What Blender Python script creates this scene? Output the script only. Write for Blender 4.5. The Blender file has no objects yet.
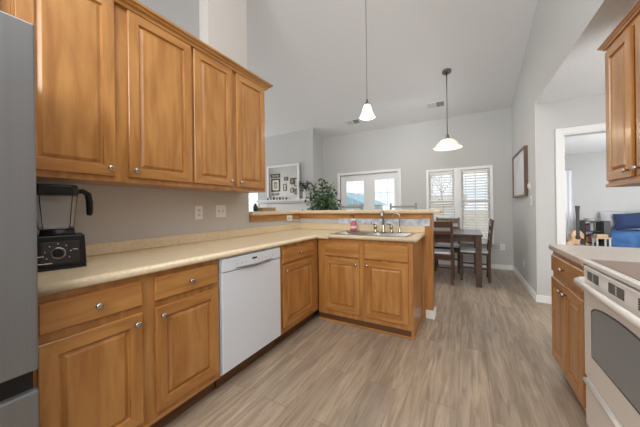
import bpy, math, random
from mathutils import Vector, Matrix
random.seed(7)
C = bpy.context.scene.collection
PI = math.pi

# ------------------------------------------------------------ camera
cam_d = bpy.data.cameras.new('camera'); cam = bpy.data.objects.new('camera', cam_d); C.objects.link(cam)
cam_d.sensor_width = 36.0; cam_d.lens = 259.791/640*36; cam_d.shift_y = -5.078/640
cam_d.clip_start = 0.02; cam_d.clip_end = 300
YAW, ROLL = math.radians(29.442), math.radians(0.70)
_r = Vector((math.cos(YAW), math.sin(YAW), 0)); _f = Vector((-math.sin(YAW), math.cos(YAW), 0)); _u = Vector((0, 0, 1))
_R = _r*math.cos(ROLL) - _u*math.sin(ROLL); _U = _r*math.sin(ROLL) + _u*math.cos(ROLL)
cam.matrix_world = Matrix(((_R.x, _U.x, -_f.x, 2.018), (_R.y, _U.y, -_f.y, 0.0), (_R.z, _U.z, -_f.z, 1.189), (0, 0, 0, 1)))
bpy.context.scene.camera = cam

# ------------------------------------------------------------ world, lights, exposure
vs = bpy.context.scene.view_settings
vs.view_transform = 'Standard'; vs.look = 'None'; vs.gamma = 1; vs.use_curve_mapping = False
vs.exposure = 0.52
W = bpy.data.worlds.new('world'); bpy.context.scene.world = W; W.use_nodes = True
nt = W.node_tree; bg = nt.nodes['Background']
tc = nt.nodes.new('ShaderNodeTexCoord'); mp = nt.nodes.new('ShaderNodeMapping'); mp.inputs['Scale'].default_value = (2, 2, 6)
nz = nt.nodes.new('ShaderNodeTexNoise'); nz.inputs['Scale'].default_value = 2.0; nz.inputs['Detail'].default_value = 5
cr = nt.nodes.new('ShaderNodeValToRGB'); cr.color_ramp.elements[0].position = .42; cr.color_ramp.elements[1].position = .58
cr.color_ramp.elements[0].color = (.72, .83, .96, 1); cr.color_ramp.elements[1].color = (.97, .98, 1, 1)
nt.links.new(tc.outputs['Generated'], mp.inputs['Vector']); nt.links.new(mp.outputs['Vector'], nz.inputs['Vector'])
nt.links.new(nz.outputs['Fac'], cr.inputs['Fac']); nt.links.new(cr.outputs['Color'], bg.inputs['Color'])
bg.inputs['Strength'].default_value = .95

def area(name, loc, target, sx, sy, power, col=(1, 1, 1)):
    l = bpy.data.lights.new(name, 'AREA'); l.shape = 'RECTANGLE'; l.size = sx; l.size_y = sy; l.energy = power; l.color = col
    o = bpy.data.objects.new(name, l); C.objects.link(o); o.location = loc
    o.rotation_euler = (Vector(target) - Vector(loc)).to_track_quat('-Z', 'Y').to_euler()
    return o
area('kitchen_fill', (1.6, 0.3, 3.6), (1.3, 1.0, 0), 2.0, 2.0, 20, (1, .99, .97))  # unseen fill panel added above the kitchen
area('rear_fill', (1.7, -1.9, 2.9), (1.0, 4.0, 3.3), 2.8, 1.6, 92, (1, 1, 1))  # fill panel added before the solid rear wall, evens out the ceiling
area('living_fill', (-6.4, 3.4, 2.0), (0.0, 3.4, 2.9), 4.0, 2.4, 120, (.96, .98, 1))  # unseen side panel added to brighten the living room and its ceiling
area('dining_fill', (0.9, 4.4, 3.15), (0.9, 4.9, 0), 1.2, 0.8, 10, (1, 1, .99))  # weak overhead fill added for the dining end
area('bedroom_fill', (5.4, 6.4, 2.36), (5.4, 6.6, 0), 1.4, 1.4, 12, (1, 1, .99))  # unseen downward fill added to brighten the bedroom
area('bedroom_up_fill', (5.4, 5.6, 1.0), (4.9, 7.2, 2.44), 1.6, 1.6, 42, (.97, .98, 1))  # upward fill added to lift the bedroom ceiling
area('hall_up_fill', (4.4, 1.8, 1.0), (3.3, 3.3, 2.44), 1.1, 1.1, 30, (1, 1, 1))  # unseen upward fill added for the low flat ceiling

# ------------------------------------------------------------ materials
def lin(c):
    c = c/255.0
    return c/12.92 if c <= .04045 else ((c+.055)/1.055)**2.4
def rgb(r, g, b): return (lin(r), lin(g), lin(b), 1)
def mat(name, col, rough=.5, metal=0, spec=.5, emit=None, es=0, trans=0, coat=0, alpha=1, bump=None):
    m = bpy.data.materials.new(name); m.use_nodes = True; b = m.node_tree.nodes['Principled BSDF']
    b.inputs['Base Color'].default_value = col; b.inputs['Roughness'].default_value = rough; b.inputs['Metallic'].default_value = metal
    b.inputs['Specular IOR Level'].default_value = spec; b.inputs['Transmission Weight'].default_value = trans
    b.inputs['Coat Weight'].default_value = coat; b.inputs['Coat Roughness'].default_value = .12
    if emit: b.inputs['Emission Color'].default_value = emit; b.inputs['Emission Strength'].default_value = es
    if bump:
        n = m.node_tree.nodes; t = n.new('ShaderNodeTexCoord'); z = n.new('ShaderNodeTexNoise'); bp = n.new('ShaderNodeBump')
        z.inputs['Scale'].default_value = bump[0]; bp.inputs['Strength'].default_value = bump[1]; bp.inputs['Distance'].default_value = .01
        z.inputs['Detail'].default_value = 3
        L = m.node_tree.links; L.new(t.outputs['Object'], z.inputs['Vector']); L.new(z.outputs['Fac'], bp.inputs['Height']); L.new(bp.outputs['Normal'], b.inputs['Normal'])
    return m
def noisy(name, cols, scale, rough=.5, detail=4, metal=0, spec=.5, coat=0, pos=(.35, .65), vec='Object', rand=True, bump=0, voro=False):
    m = bpy.data.materials.new(name); m.use_nodes = True; N = m.node_tree.nodes; L = m.node_tree.links; b = N['Principled BSDF']
    t = N.new('ShaderNodeTexCoord'); mp = N.new('ShaderNodeMapping'); mp.inputs['Scale'].default_value = scale
    z = N.new('ShaderNodeTexNoise'); z.inputs['Scale'].default_value = 1; z.inputs['Detail'].default_value = detail; z.inputs['Distortion'].default_value = .4
    r = N.new('ShaderNodeValToRGB'); r.color_ramp.elements[0].position = pos[0]; r.color_ramp.elements[1].position = pos[1]
    r.color_ramp.elements[0].color = cols[0]; r.color_ramp.elements[1].color = cols[1]
    L.new(t.outputs[vec], mp.inputs['Vector'])
    if rand:
        oi = N.new('ShaderNodeObjectInfo'); ad = N.new('ShaderNodeVectorMath'); ad.operation = 'ADD'
        mu = N.new('ShaderNodeMath'); mu.operation = 'MULTIPLY'; mu.inputs[1].default_value = 37
        L.new(oi.outputs['Random'], mu.inputs[0]); L.new(mp.outputs['Vector'], ad.inputs[0]); L.new(mu.outputs[0], ad.inputs[1])
        L.new(ad.outputs[0], z.inputs['Vector'])
    else: L.new(mp.outputs['Vector'], z.inputs['Vector'])
    L.new(z.outputs['Fac'], r.inputs['Fac']); L.new(r.outputs['Color'], b.inputs['Base Color'])
    b.inputs['Roughness'].default_value = rough; b.inputs['Metallic'].default_value = metal; b.inputs['Specular IOR Level'].default_value = spec
    b.inputs['Coat Weight'].default_value = coat; b.inputs['Coat Roughness'].default_value = .2
    if bump:
        bp = N.new('ShaderNodeBump'); bp.inputs['Strength'].default_value = bump; bp.inputs['Distance'].default_value = .005
        L.new(z.outputs['Fac'], bp.inputs['Height']); L.new(bp.outputs['Normal'], b.inputs['Normal'])
    return m
WA, WB = rgb(168, 112, 55), rgb(196, 142, 79)
M = {}
M['wood_v'] = noisy('maple_vertical', (WA, WB), (20, 20, 2.6), .32, coat=.4, detail=6)
M['wood_h'] = noisy('maple_horizontal', (WA, WB), (2.6, 20, 20), .32, coat=.4, detail=6)
M['wood_y'] = noisy('maple_lengthwise', (WA, WB), (20, 2.6, 20), .32, coat=.4, detail=6)
M['wood_dark'] = noisy('dark_maple_toe', (rgb(92, 62, 36), rgb(112, 78, 48)), (2, 2, 14), .5)  # dark brown board colour of the toe kicks
M['wall'] = mat('wall_paint', rgb(199, 199, 197), .72, spec=.3, bump=(160, .12))
M['wall_kitchen'] = mat('wall_paint_bounce_tint', rgb(202, 198, 193), .65, spec=.3, bump=(160, .12))  # same paint as the other walls, warm bounce light put into the colour
M['ceiling'] = mat('ceiling_paint', rgb(236, 237, 239), .85, spec=.2)
M['popcorn'] = mat('textured_ceiling', rgb(232, 234, 236), .9, spec=.2, bump=(55, .9))
M['white'] = mat('white_trim_paint', rgb(238, 238, 237), .35)
M['laminate'] = noisy('speckled_beige_laminate', (rgb(220, 199, 163), rgb(234, 216, 184)), (60, 60, 60), .3, detail=6, pos=(.3, .7), coat=.3)
M['laminate_right'] = noisy('speckled_pale_laminate', (rgb(196, 178, 160), rgb(214, 198, 180)), (60, 60, 60), .28, detail=6, pos=(.3, .7), coat=.3)
M['steel'] = noisy('brushed_steel', (rgb(140, 142, 145), rgb(148, 150, 152)), (1, 60, 1), .42, metal=.8, pos=(.2, .8))
M['chrome'] = mat('satin_nickel', rgb(190, 188, 184), .25, 1)
M['sinksteel'] = mat('sink_steel', rgb(170, 168, 164), .28, .95)
M['black'] = mat('black_plastic', rgb(12, 12, 13), .35, spec=.35)
M['blackgloss'] = mat('black_gloss', rgb(32, 22, 20), .12)
M['gap'] = mat('black_gasket', rgb(14, 14, 15), .6)
M['appl'] = mat('white_enamel', rgb(232, 240, 250), .25, coat=.3)
M['bisque'] = mat('warm_white_enamel', rgb(238, 234, 228), .25, coat=.3)
M['grey_txt'] = mat('grey_marking', rgb(120, 122, 126), .5)
M['slot'] = mat('dark_slot', rgb(20, 20, 20), .6)
M['ovenglass'] = mat('oven_glass', rgb(140, 145, 148), .3, spec=.5)
M['ovenrim'] = mat('oven_glass_rim', rgb(80, 82, 84), .2)
M['cookglass'] = noisy('brown_glass_cooktop', (rgb(136, 106, 84), rgb(150, 122, 100)), (90, 90, 90), .3, spec=.25)
M['glass'] = mat('clear_glass', (1, 1, 1, 1), .02, trans=1); M['glass'].node_tree.nodes['Principled BSDF'].inputs['IOR'].default_value = 1.1
M['jar'] = mat('clear_jar', rgb(244, 246, 248), .03, trans=1); M['jar'].node_tree.nodes['Principled BSDF'].inputs['IOR'].default_value = 1.5
M['mirror'] = mat('mirror_glass', (.60, .585, .55, 1), .02, 1)
M['espresso'] = noisy('espresso_wood', (rgb(66, 48, 40), rgb(86, 64, 52)), (20, 20, 3), .35, coat=.2)
M['cherry'] = noisy('red_brown_wood', (rgb(70, 46, 34), rgb(92, 62, 46)), (3, 20, 20), .35, coat=.2)
M['cushion'] = mat('pale_cushion', rgb(232, 234, 240), .8)
M['greywood'] = mat('grey_metal', rgb(120, 118, 118), .4); M['stoolmetal'] = mat('light_grey_metal', rgb(150, 150, 152), .45)
M['leaf'] = noisy('leaf_green', (rgb(28, 48, 32), rgb(92, 128, 72)), (9, 9, 9), .45, pos=(.35, .68))
M['leaf_dark'] = mat('dull_leaf', rgb(60, 72, 62), .6)
M['succulent'] = noisy('yellow_green_leaf', (rgb(110, 140, 50), rgb(190, 205, 110)), (20, 20, 20), .5)
M['stem'] = mat('brown_stem', rgb(96, 76, 56), .7)
M['terracotta'] = mat('grey_ceramic', rgb(150, 146, 140), .5)
M['pink'] = mat('pink_soap', rgb(214, 108, 122), .25)
M['paper'] = mat('white_label', rgb(236, 228, 228), .5)
M['blind'] = mat('blind_slat', rgb(240, 240, 238), .5)
M['alabaster'] = mat('alabaster_glass', rgb(250, 240, 220), .3, emit=(1, .90, .74, 1), es=.22)
M['alabaster_lit'] = mat('lit_bell_glass', rgb(255, 246, 230), .3, emit=(1, .92, .78, 1), es=.8)
M['nickel_dark'] = mat('brushed_nickel', rgb(120, 114, 106), .35, .9)
M['blue'] = noisy('blue_blanket', (rgb(44, 82, 132), rgb(66, 108, 160)), (5, 5, 5), .85, bump=.5)
M['navy'] = mat('navy_pillow', rgb(40, 58, 98), .8)
M['greypillow'] = mat('grey_pillow', rgb(190, 190, 192), .8)
M['guitar'] = noisy('spruce_guitar_top', (rgb(206, 160, 104), rgb(224, 182, 126)), (30, 30, 2), .3, coat=.4)
M['dark'] = mat('dark_wood', rgb(46, 40, 38), .5)
M['tan'] = mat('tan_card', rgb(186, 160, 126), .7)
M['teal'] = mat('dark_teal_glaze', rgb(66, 84, 88), .4)
M['frame_dark'] = mat('dark_frame', rgb(48, 40, 36), .4)
M['frame_brown'] = noisy('walnut_frame', (rgb(92, 68, 52), rgb(124, 94, 72)), (20, 20, 3), .4)
M['mat_cream'] = mat('cream_mount', rgb(222, 216, 202), .7)
M['photo'] = noisy('faded_print', (rgb(96, 92, 84), rgb(190, 186, 176)), (12, 12, 12), .5)
M['paleprint'] = noisy('pale_blue_print', (rgb(206, 216, 226), rgb(236, 238, 240)), (2, 2, 2), .15, coat=.5)
M['pale_strip'] = noisy('pale_mottled_strip', (rgb(178, 186, 200), rgb(226, 230, 236)), (16, 16, 16), .2, coat=.4)  # mottled pale blue-white colour for the strip on the half wall
M['grass'] = noisy('lawn', (rgb(172, 164, 134), rgb(206, 196, 168)), (.6, .6, .6), .9, rand=False)
M['roof'] = mat('teal_grey_roof', rgb(160, 192, 202), .8)
M['beigeroof'] = mat('pale_beige_roof', rgb(206, 196, 178), .8)
M['siding'] = mat('pale_siding', rgb(206, 206, 202), .8)
M['bark'] = noisy('winter_tree_bark', (rgb(96, 84, 74), rgb(140, 126, 110)), (8, 8, 2), .9)
M['curtain'] = mat('white_sheer_curtain', rgb(240, 242, 246), .8)
for i, c in enumerate(((150, 60, 50), (60, 90, 130), (200, 190, 170), (70, 110, 90), (190, 140, 70))): M['book%d' % i] = mat('book_cover', rgb(*c), .6)

def floor_material():
    m = bpy.data.materials.new('vinyl_plank_floor'); m.use_nodes = True; N = m.node_tree.nodes; L = m.node_tree.links; b = N['Principled BSDF']
    t = N.new('ShaderNodeTexCoord'); mp = N.new('ShaderNodeMapping'); mp.inputs['Rotation'].default_value = (0, 0, PI/2)
    L.new(t.outputs['Object'], mp.inputs['Vector'])
    br = N.new('ShaderNodeTexBrick'); br.offset = .37; br.inputs['Scale'].default_value = 1; br.inputs['Brick Width'].default_value = 1.25; br.inputs['Row Height'].default_value = .178
    br.inputs['Mortar Size'].default_value = .0012; br.inputs['Mortar Smooth'].default_value = .3
    br.inputs['Color1'].default_value = (0, 0, 0, 1); br.inputs['Color2'].default_value = (1, 1, 1, 1); br.inputs['Mortar'].default_value = (.5, .5, .5, 1)
    L.new(mp.outputs['Vector'], br.inputs['Vector'])
    # long grain, shifted plank by plank
    mg = N.new('ShaderNodeMapping'); mg.inputs['Scale'].default_value = (30, 2.0, 1); L.new(t.outputs['Object'], mg.inputs['Vector'])
    sh = N.new('ShaderNodeVectorMath'); sh.operation = 'MULTIPLY_ADD'; sh.inputs[1].default_value = (9, 9, 9)
    L.new(br.outputs['Color'], sh.inputs[0]); L.new(mg.outputs['Vector'], sh.inputs[2])
    n1 = N.new('ShaderNodeTexNoise'); n1.inputs['Scale'].default_value = 1; n1.inputs['Detail'].default_value = 6; n1.inputs['Roughness'].default_value = .62; n1.inputs['Distortion'].default_value = 1.2
    L.new(sh.outputs[0], n1.inputs['Vector'])
    mb = N.new('ShaderNodeMapping'); mb.inputs['Scale'].default_value = (5, .8, 1); L.new(t.outputs['Object'], mb.inputs['Vector'])
    n2 = N.new('ShaderNodeTexNoise'); n2.inputs['Scale'].default_value = 1; n2.inputs['Detail'].default_value = 3; L.new(mb.outputs['Vector'], n2.inputs['Vector'])
    r1 = N.new('ShaderNodeValToRGB'); r1.color_ramp.elements[0].position = .30; r1.color_ramp.elements[1].position = .72
    r1.color_ramp.elements[0].color = rgb(141, 124, 106); r1.color_ramp.elements[1].color = rgb(196, 179, 158)
    L.new(n1.outputs['Fac'], r1.inputs['Fac'])
    r2 = N.new('ShaderNodeValToRGB'); r2.color_ramp.elements[0].position = .3; r2.color_ramp.elements[1].position = .7
    r2.color_ramp.elements[0].color = (.74, .74, .75, 1); r2.color_ramp.elements[1].color = (1.12, 1.10, 1.07, 1); L.new(n2.outputs['Fac'], r2.inputs['Fac'])
    mx = N.new('ShaderNodeMix'); mx.data_type = 'RGBA'; mx.blend_type = 'MULTIPLY'; mx.inputs['Factor'].default_value = 1
    L.new(r1.outputs['Color'], mx.inputs[6]); L.new(r2.outputs['Color'], mx.inputs[7])
    r3 = N.new('ShaderNodeValToRGB'); r3.color_ramp.elements[0].color = (.90, .90, .91, 1); r3.color_ramp.elements[1].color = (1.05, 1.04, 1.03, 1); L.new(br.outputs['Color'], r3.inputs['Fac'])
    m2 = N.new('ShaderNodeMix'); m2.data_type = 'RGBA'; m2.blend_type = 'MULTIPLY'; m2.inputs['Factor'].default_value = 1
    L.new(mx.outputs[2], m2.inputs[6]); L.new(r3.outputs['Color'], m2.inputs[7])
    m3 = N.new('ShaderNodeMix'); m3.data_type = 'RGBA'; m3.blend_type = 'MIX'; L.new(br.outputs['Fac'], m3.inputs['Factor'])
    L.new(m2.outputs[2], m3.inputs[6]); m3.inputs[7].default_value = rgb(112, 98, 86)
    L.new(m3.outputs[2], b.inputs['Base Color']); b.inputs['Roughness'].default_value = .36; b.inputs['Specular IOR Level'].default_value = .5
    return m
M['floor'] = floor_material()

# ------------------------------------------------------------ mesh helpers
class MB:
    def __init__(s): s.v = []; s.f = []; s.m = []; s.sm = []
    def face(s, idx, m=0, sm=False): s.f.append(idx); s.m.append(m); s.sm.append(sm)
    def box(s, x0, x1, y0, y1, z0, z1, m=0):
        b = len(s.v); s.v += [(x, y, z) for z in (z0, z1) for y in (y0, y1) for x in (x0, x1)]
        for q in ((0, 2, 3, 1), (4, 5, 7, 6), (0, 1, 5, 4), (2, 6, 7, 3), (0, 4, 6, 2), (1, 3, 7, 5)): s.face([b+i for i in q], m)
        return s
    def prism(s, pts, a, b, axis='z', m=0, sm=False):
        n = len(pts); k = len(s.v)
        def mk(p, h): return {'z': (p[0], p[1], h), 'x': (h, p[0], p[1]), 'y': (p[0], h, p[1])}[axis]
        s.v += [mk(p, a) for p in pts] + [mk(p, b) for p in pts]
        ar = sum(pts[i][0]*pts[(i+1) % n][1]-pts[(i+1) % n][0]*pts[i][1] for i in range(n))
        fl = (ar > 0) != (axis == 'y')
        if a > b: fl = not fl
        lo = list(range(k, k+n)); hi = list(range(k+n, k+2*n))
        s.face(lo[::-1] if fl else lo, m); s.face(hi if fl else hi[::-1], m)
        for i in range(n):
            j = (i+1) % n; q = [k+i, k+j, k+n+j, k+n+i]; s.face(q if fl else q[::-1], m, sm)
        return s
    def lathe(s, prof, cx=0, cy=0, seg=24, m=0, cap=True, sm=True, cz=0):
        k = len(s.v); n = len(prof)
        for r, z in prof:
            for i in range(seg): a = 2*PI*i/seg; s.v.append((cx+r*math.cos(a), cy+r*math.sin(a), cz+z))
        for j in range(n-1):
            for i in range(seg): a, b = k+j*seg+i, k+j*seg+(i+1) % seg; s.face([a, b, b+seg, a+seg], m, sm)
        if cap:
            s.face([k+i for i in range(seg)][::-1], m); s.face([k+(n-1)*seg+i for i in range(seg)], m)
        return s
    def tube(s, path, rad, seg=10, m=0, cap=True):
        pts = [Vector(p) for p in path]; n = len(pts); k = len(s.v); rr = rad if isinstance(rad, (list, tuple)) else [rad]*n
        prev = None
        for i, p in enumerate(pts):
            d = (pts[min(i+1, n-1)]-pts[max(i-1, 0)]).normalized()
            if prev is None: a = d.orthogonal().normalized()
            else: a = (prev-d*prev.dot(d)).normalized()
            prev = a; b = d.cross(a)
            for j in range(seg):
                t = 2*PI*j/seg; q = p+(a*math.cos(t)+b*math.sin(t))*rr[i]; s.v.append(tuple(q))
        for i in range(n-1):
            for j in range(seg): a, b = k+i*seg+j, k+i*seg+(j+1) % seg; s.face([a, b, b+seg, a+seg], m, True)
        if cap: s.face([k+j for j in range(seg)][::-1], m); s.face([k+(n-1)*seg+j for j in range(seg)], m)
        return s
    def xf(s, Mx): s.v = [tuple(Mx @ Vector(p)) for p in s.v]; return s
    def build(s, name, mats, parent=None, loc=(0, 0, 0), rz=0, bev=0, seg=2, sub=0):
        me = bpy.data.meshes.new(name); me.from_pydata(s.v, [], s.f)
        if not isinstance(mats, (list, tuple)): mats = [mats]
        for mm in mats: me.materials.append(mm)
        for p, mi, sm in zip(me.polygons, s.m, s.sm): p.material_index = mi; p.use_smooth = sm
        me.update(); o = bpy.data.objects.new(name, me); C.objects.link(o); o.location = loc; o.rotation_euler = (0, 0, rz)
        if parent: o.parent = parent
        if bev:
            md = o.modifiers.new('bevel', 'BEVEL'); md.width = bev; md.segments = seg; md.limit_method = 'ANGLE'; md.angle_limit = math.radians(40)
        if sub:
            md = o.modifiers.new('sub', 'SUBSURF'); md.levels = sub; md.render_levels = sub
        return o
def tag(o, label, cat, group=None, kind=None):
    if label: o['label'] = label
    if cat: o['category'] = cat
    if group: o['group'] = group
    if kind: o['kind'] = kind
    return o
def thing(name, label, cat, loc=(0, 0, 0), rz=0, group=None):
    o = bpy.data.objects.new(name, None); C.objects.link(o); o.location = loc; o.rotation_euler = (0, 0, rz); o.empty_display_size = .1
    return tag(o, label, cat, group)
def struct(o, label, cat='structure'): return tag(o, label, cat, kind='structure')
def copy_tree(o, parent=None):
    c = o.copy(); C.objects.link(c)
    if parent: c.parent = parent
    for ch in list(o.children): copy_tree(ch, c)
    return c
def holed(a0, a1, z0, z1, holes):
    """rectangles that fill a wall around its openings (a = along the wall)"""
    xs = sorted({a0, a1} | {h[0] for h in holes} | {h[1] for h in holes}); zs = sorted({z0, z1} | {h[2] for h in holes} | {h[3] for h in holes}); out = []
    for i in range(len(xs)-1):
        run = None
        for j in range(len(zs)-1):
            cx, cz = (xs[i]+xs[i+1])/2, (zs[j]+zs[j+1])/2
            if any(h[0] < cx < h[1] and h[2] < cz < h[3] for h in holes):
                if run: out.append(run); run = None
            else: run = (xs[i], xs[i+1], run[2] if run else zs[j], zs[j+1])
        if run: out.append(run)
    return out

# ------------------------------------------------------------ the setting
XR, YB, YD = 2.764, 5.945, 4.108
def cz(y): return 3.017 + .27*(YB - y)
# floor and ground
struct(MB().box(-6.6, 7.0, -2.1, 8.8, -.1, 0).build('floor', M['floor']), 'greige wood-look vinyl plank floor')
# vaulted ceiling (runs up towards the camera, ridge behind it)
c = MB(); yr = -.2
c.prism([(6.1, cz(6.1)), (yr, cz(yr)), (-2.1, cz(yr)-.5), (-2.1, cz(yr)-.4), (yr, cz(yr)+.1), (6.1, cz(6.1)+.1)], -6.6, XR+.1, 'x')
struct(c.build('ceiling', M['ceiling']), 'high sloping white vaulted ceiling')
struct(MB().box(XR+.121, 5.1, -2.1, YD+.1, 2.44, 2.5).box(XR, XR+.121, -2.1, YD, 2.44, 2.4405).build('ceiling', M['popcorn']), 'low flat textured ceiling at the right')
struct(MB().box(XR+.121, 7.0, YD+.125, 8.8, 2.44, 2.5).build('ceiling', M['ceiling']), 'flat white bedroom ceiling seen through the doorway')
# walls
w = MB().box(-.12, 0, -2.0, 1.557, 0, 2.44).box(-.12, 0, 1.557, 2.035, 0, cz(1.8)+.02)
struct(w.build('wall_left', M['wall_kitchen']), 'kitchen wall, warm bounce light in its colour, behind the upper cabinets with tall end column')
DOOR = (-.745, .68, 0, 2.0); WIN = (1.325, 2.412, .50, 1.925); LWIN = (-4.9, -3.2, .55, 2.15)
w = MB()
for a, b, z0, z1 in holed(-6.5, 2.884, 0, cz(YB)+.04, [DOOR, WIN, LWIN]): w.box(a, b, YB, YB+.14, z0, z1)
struct(w.build('wall_back', M['wall']), 'grey back wall with patio doors and a twin window')
w = MB().prism([(YD, 0), (YB, 0), (YB, cz(YB)+.05), (yr, cz(yr)+.05), (-2.0, cz(yr)-.43), (-2.0, 2.4405), (YD, 2.4405)], XR, XR+.12, 'x')
struct(w.build('wall_right', M['wall']), 'grey dining side wall running on as a header above the kitchen')
w = MB()
for a, b, z0, z1 in holed(XR+.12, 5.1, 0, 2.44, [(3.023, 3.84, 0, 2.035)]): w.box(a, b, YD, YD+.12, z0, z1)
struct(w.build('wall_hall', M['wall']), 'pale grey wall that holds the bedroom doorway')
struct(MB().box(3.16, 3.28, -2.0, 2.44, 0, 2.44).build('wall_kitchen', M['wall_kitchen']), 'kitchen wall behind the range and right cabinets')
struct(MB().box(5.0, 5.1, -2.0, YD, 0, 2.44).build('wall_passage', M['wall']), 'passage wall beyond the kitchen')
struct(MB().box(-.12, 3.16, -2.12, -2.0, 0, 4.6).box(3.28, 5.1, -2.12, -2.0, 0, 2.44).build('wall_rear', M['wall']), 'wall behind the camera')
w = MB().prism([(.8, 0), (YB, 0), (YB, cz(YB)+.04), (.8, cz(.8)+.04)], -6.6, -6.5, 'x')
struct(w.build('wall_living', M['wall']), 'far living room side wall')
struct(MB().box(-6.5, -.12, .8, .9, 0, cz(.9)+.05).build('wall_gallery', M['wall']), 'living room wall hung with pictures, seen in the mirror')
w = MB()
for a, b, z0, z1 in holed(XR+.12, 6.9, 0, 2.44, [(3.3, 4.235, .4, 1.97)]): w.box(a, b, 8.6, 8.72, z0, z1)
w.box(6.9, 7.0, YD+.12, 8.72, 0, 2.44).box(2.78, 2.884, YB+.15, 8.6, 0, 2.44).box(5.1, 6.9, YD+.02, YD+.12, 0, 2.44)
struct(w.build('wall_bedroom', M['wall']), 'grey bedroom walls seen through the doorway')
# chimney chase and fireplace
struct(MB().box(-3.05, -1.235, 5.45, YB, 0, cz(5.45)+.0).build('wall_chase', M['wall']), 'chimney breast behind the white mantel')
# raised bar half wall, wraps the corner
struct(MB().box(-.12, 0, 2.035, 3.12, 0, 1.12).box(0, 1.684, 3.0, 3.12, 0, 1.12).build('wall_bar', M['wall_kitchen']), 'L-shaped half wall carrying the raised bar')
t = MB().box(0, .018, 2.04, 3.0, 1.055, 1.12, 0)
struct(t.build('trim_1', M['wood_y']), 'maple band under the bar along the left half wall')
struct(MB().box(.018, 1.601, 2.982, 3.0, 1.062, 1.12, 0).build('trim_2', M['wood_h']), 'maple band under the bar behind the sink')
t = MB().box(1.601, 1.700, 2.984, 3.0, 0.0, 1.12).box(1.684, 1.700, 3.0, 3.136, 0, 1.12).box(1.65, 1.700, 3.12, 3.136, 0, 1.12)
struct(t.build('trim_3', M['wood_v']), 'maple corner boards covering the end of the half wall')
struct(MB().box(.60, 1.601, 2.990, 3.0, .99, 1.062).box(1.601, 1.675, 2.976, 2.984, .985, 1.066).build('trim_4', M['pale_strip']), 'pale blue-white strip above the sink backsplash')
struct(MB().box(1.625, 1.712, 2.972, 2.984, 0, .09).box(1.700, 1.712, 2.984, 3.146, 0, .09).build('baseboard_bar', M['white'], bev=.003), 'short white baseboard round the half wall end')
# baseboards
def base(name, x0, x1, y0, y1, lab): struct(MB().box(x0, x1, y0, y1, 0, .09).build(name, M['white'], bev=.004), lab)
base('baseboard_back', .76, XR, YB-.014, YB, 'white baseboard under the twin window')
base('baseboard_living', -1.22, -.83, YB-.014, YB, 'white baseboard left of the patio doors')
base('baseboard_right', XR-.014, XR, YD, YB-.014, 'white baseboard along the dining side wall')
base('baseboard_hall', XR-.014, 2.95, YD-.014, YD, 'short white baseboard left of the bedroom doorway')
base('baseboard_bedroom', XR+.12, 6.9, 8.586, 8.6, 'white baseboard in the bedroom')
# patio doors
d = thing('door_1', None, None, (0, 0, 0)); struct(d, 'white double patio doors with gridded glass', 'door')
MB().box(-.815, -.745, YB-.02, YB+.02, 0, 2.06).box(.68, .75, YB-.02, YB+.02, 0, 2.06).box(-.745, .68, YB-.02, YB+.02, 2.0, 2.06).build('casing', M['white'], d, bev=.004)
for i, (a, b) in enumerate(((-.74, -.035), (-.03, .675))):
    g0, g1 = ((-.60, -.135), (.125, .59))[i]
    z0, z1 = .28, 1.85
    L = MB()
    for r in holed(a, b, .01, 1.995, [(g0, g1, z0, z1)]): L.box(r[0], r[1], YB+.03, YB+.07, r[2], r[3])
    # lip round the glass
    L.box(g0-.02, g1+.02, YB+.022, YB+.03, z1, z1+.02).box(g0-.02, g1+.02, YB+.022, YB+.03, z0-.02, z0).box(g0-.02, g0, YB+.022, YB+.03, z0, z1).box(g1, g1+.02, YB+.022, YB+.03, z0, z1)
    leaf = L.build('door_leaf', M['white'], d)
    MB().box(g0, g1, YB+.048, YB+.052, z0, z1).build('glass_pane', M['glass'], leaf)
    G = MB()
    for k in (1, 2): x = g0+(g1-g0)*k/3; G.box(x-.006, x+.006, YB+.038, YB+.047, z0, z1)
    for k in range(1, 5): z = z0+(z1-z0)*k/5; G.box(g0, g1, YB+.038, YB+.047, z-.006, z+.006)
    G.build('glazing_grid', M['white'], leaf)
    if i: MB().lathe([(.012, 0), (.012, .03), (.028, .04), (.03, .055), (.016, .068)]).xf(Matrix.Translation((.03, YB+.03, .95)) @ Matrix.Rotation(PI/2, 4, 'X')).build('door_knob', M['chrome'], leaf)
# twin window
d = thing('window_1', None, None); struct(d, 'twin white double-hung window behind blinds', 'window')
x0, x1, z0, z1 = WIN
MB().box(x0-.05, x0, YB-.018, YB+.01, z0, z1+.05).box(x1, x1+.05, YB-.018, YB+.01, z0, z1+.05).box(x0, x1, YB-.018, YB+.01, z1, z1+.05).box(1.80, 1.93, YB-.018, YB+.12, z0, z1).build('window_frame', M['white'], d, bev=.003)
MB().box(x0-.06, x1+.06, YB-.06, YB+.01, z0-.035, z0).build('window_sill', M['white'], d, bev=.004)
for a, b in ((x0, 1.80), (1.93, x1)):
    S = MB().box(a, a+.035, YB+.08, YB+.12, z0, z1).box(b-.035, b, YB+.08, YB+.12, z0, z1)
    for z, h in ((z0, .05), (1.255, .05), (z1-.04, .04)): S.box(a+.035, b-.035, YB+.08, YB+.12, z, z+h)
    xm = (a+b)/2; S.box(xm-.008, xm+.008, YB+.09, YB+.105, z0+.05, z1-.04)
    sash = S.build('sash', M['white'], d)
    MB().box(a+.035, b-.035, YB+.106, YB+.11, z0+.05, z1-.04).build('glass_pane', M['glass'], sash)
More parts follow.
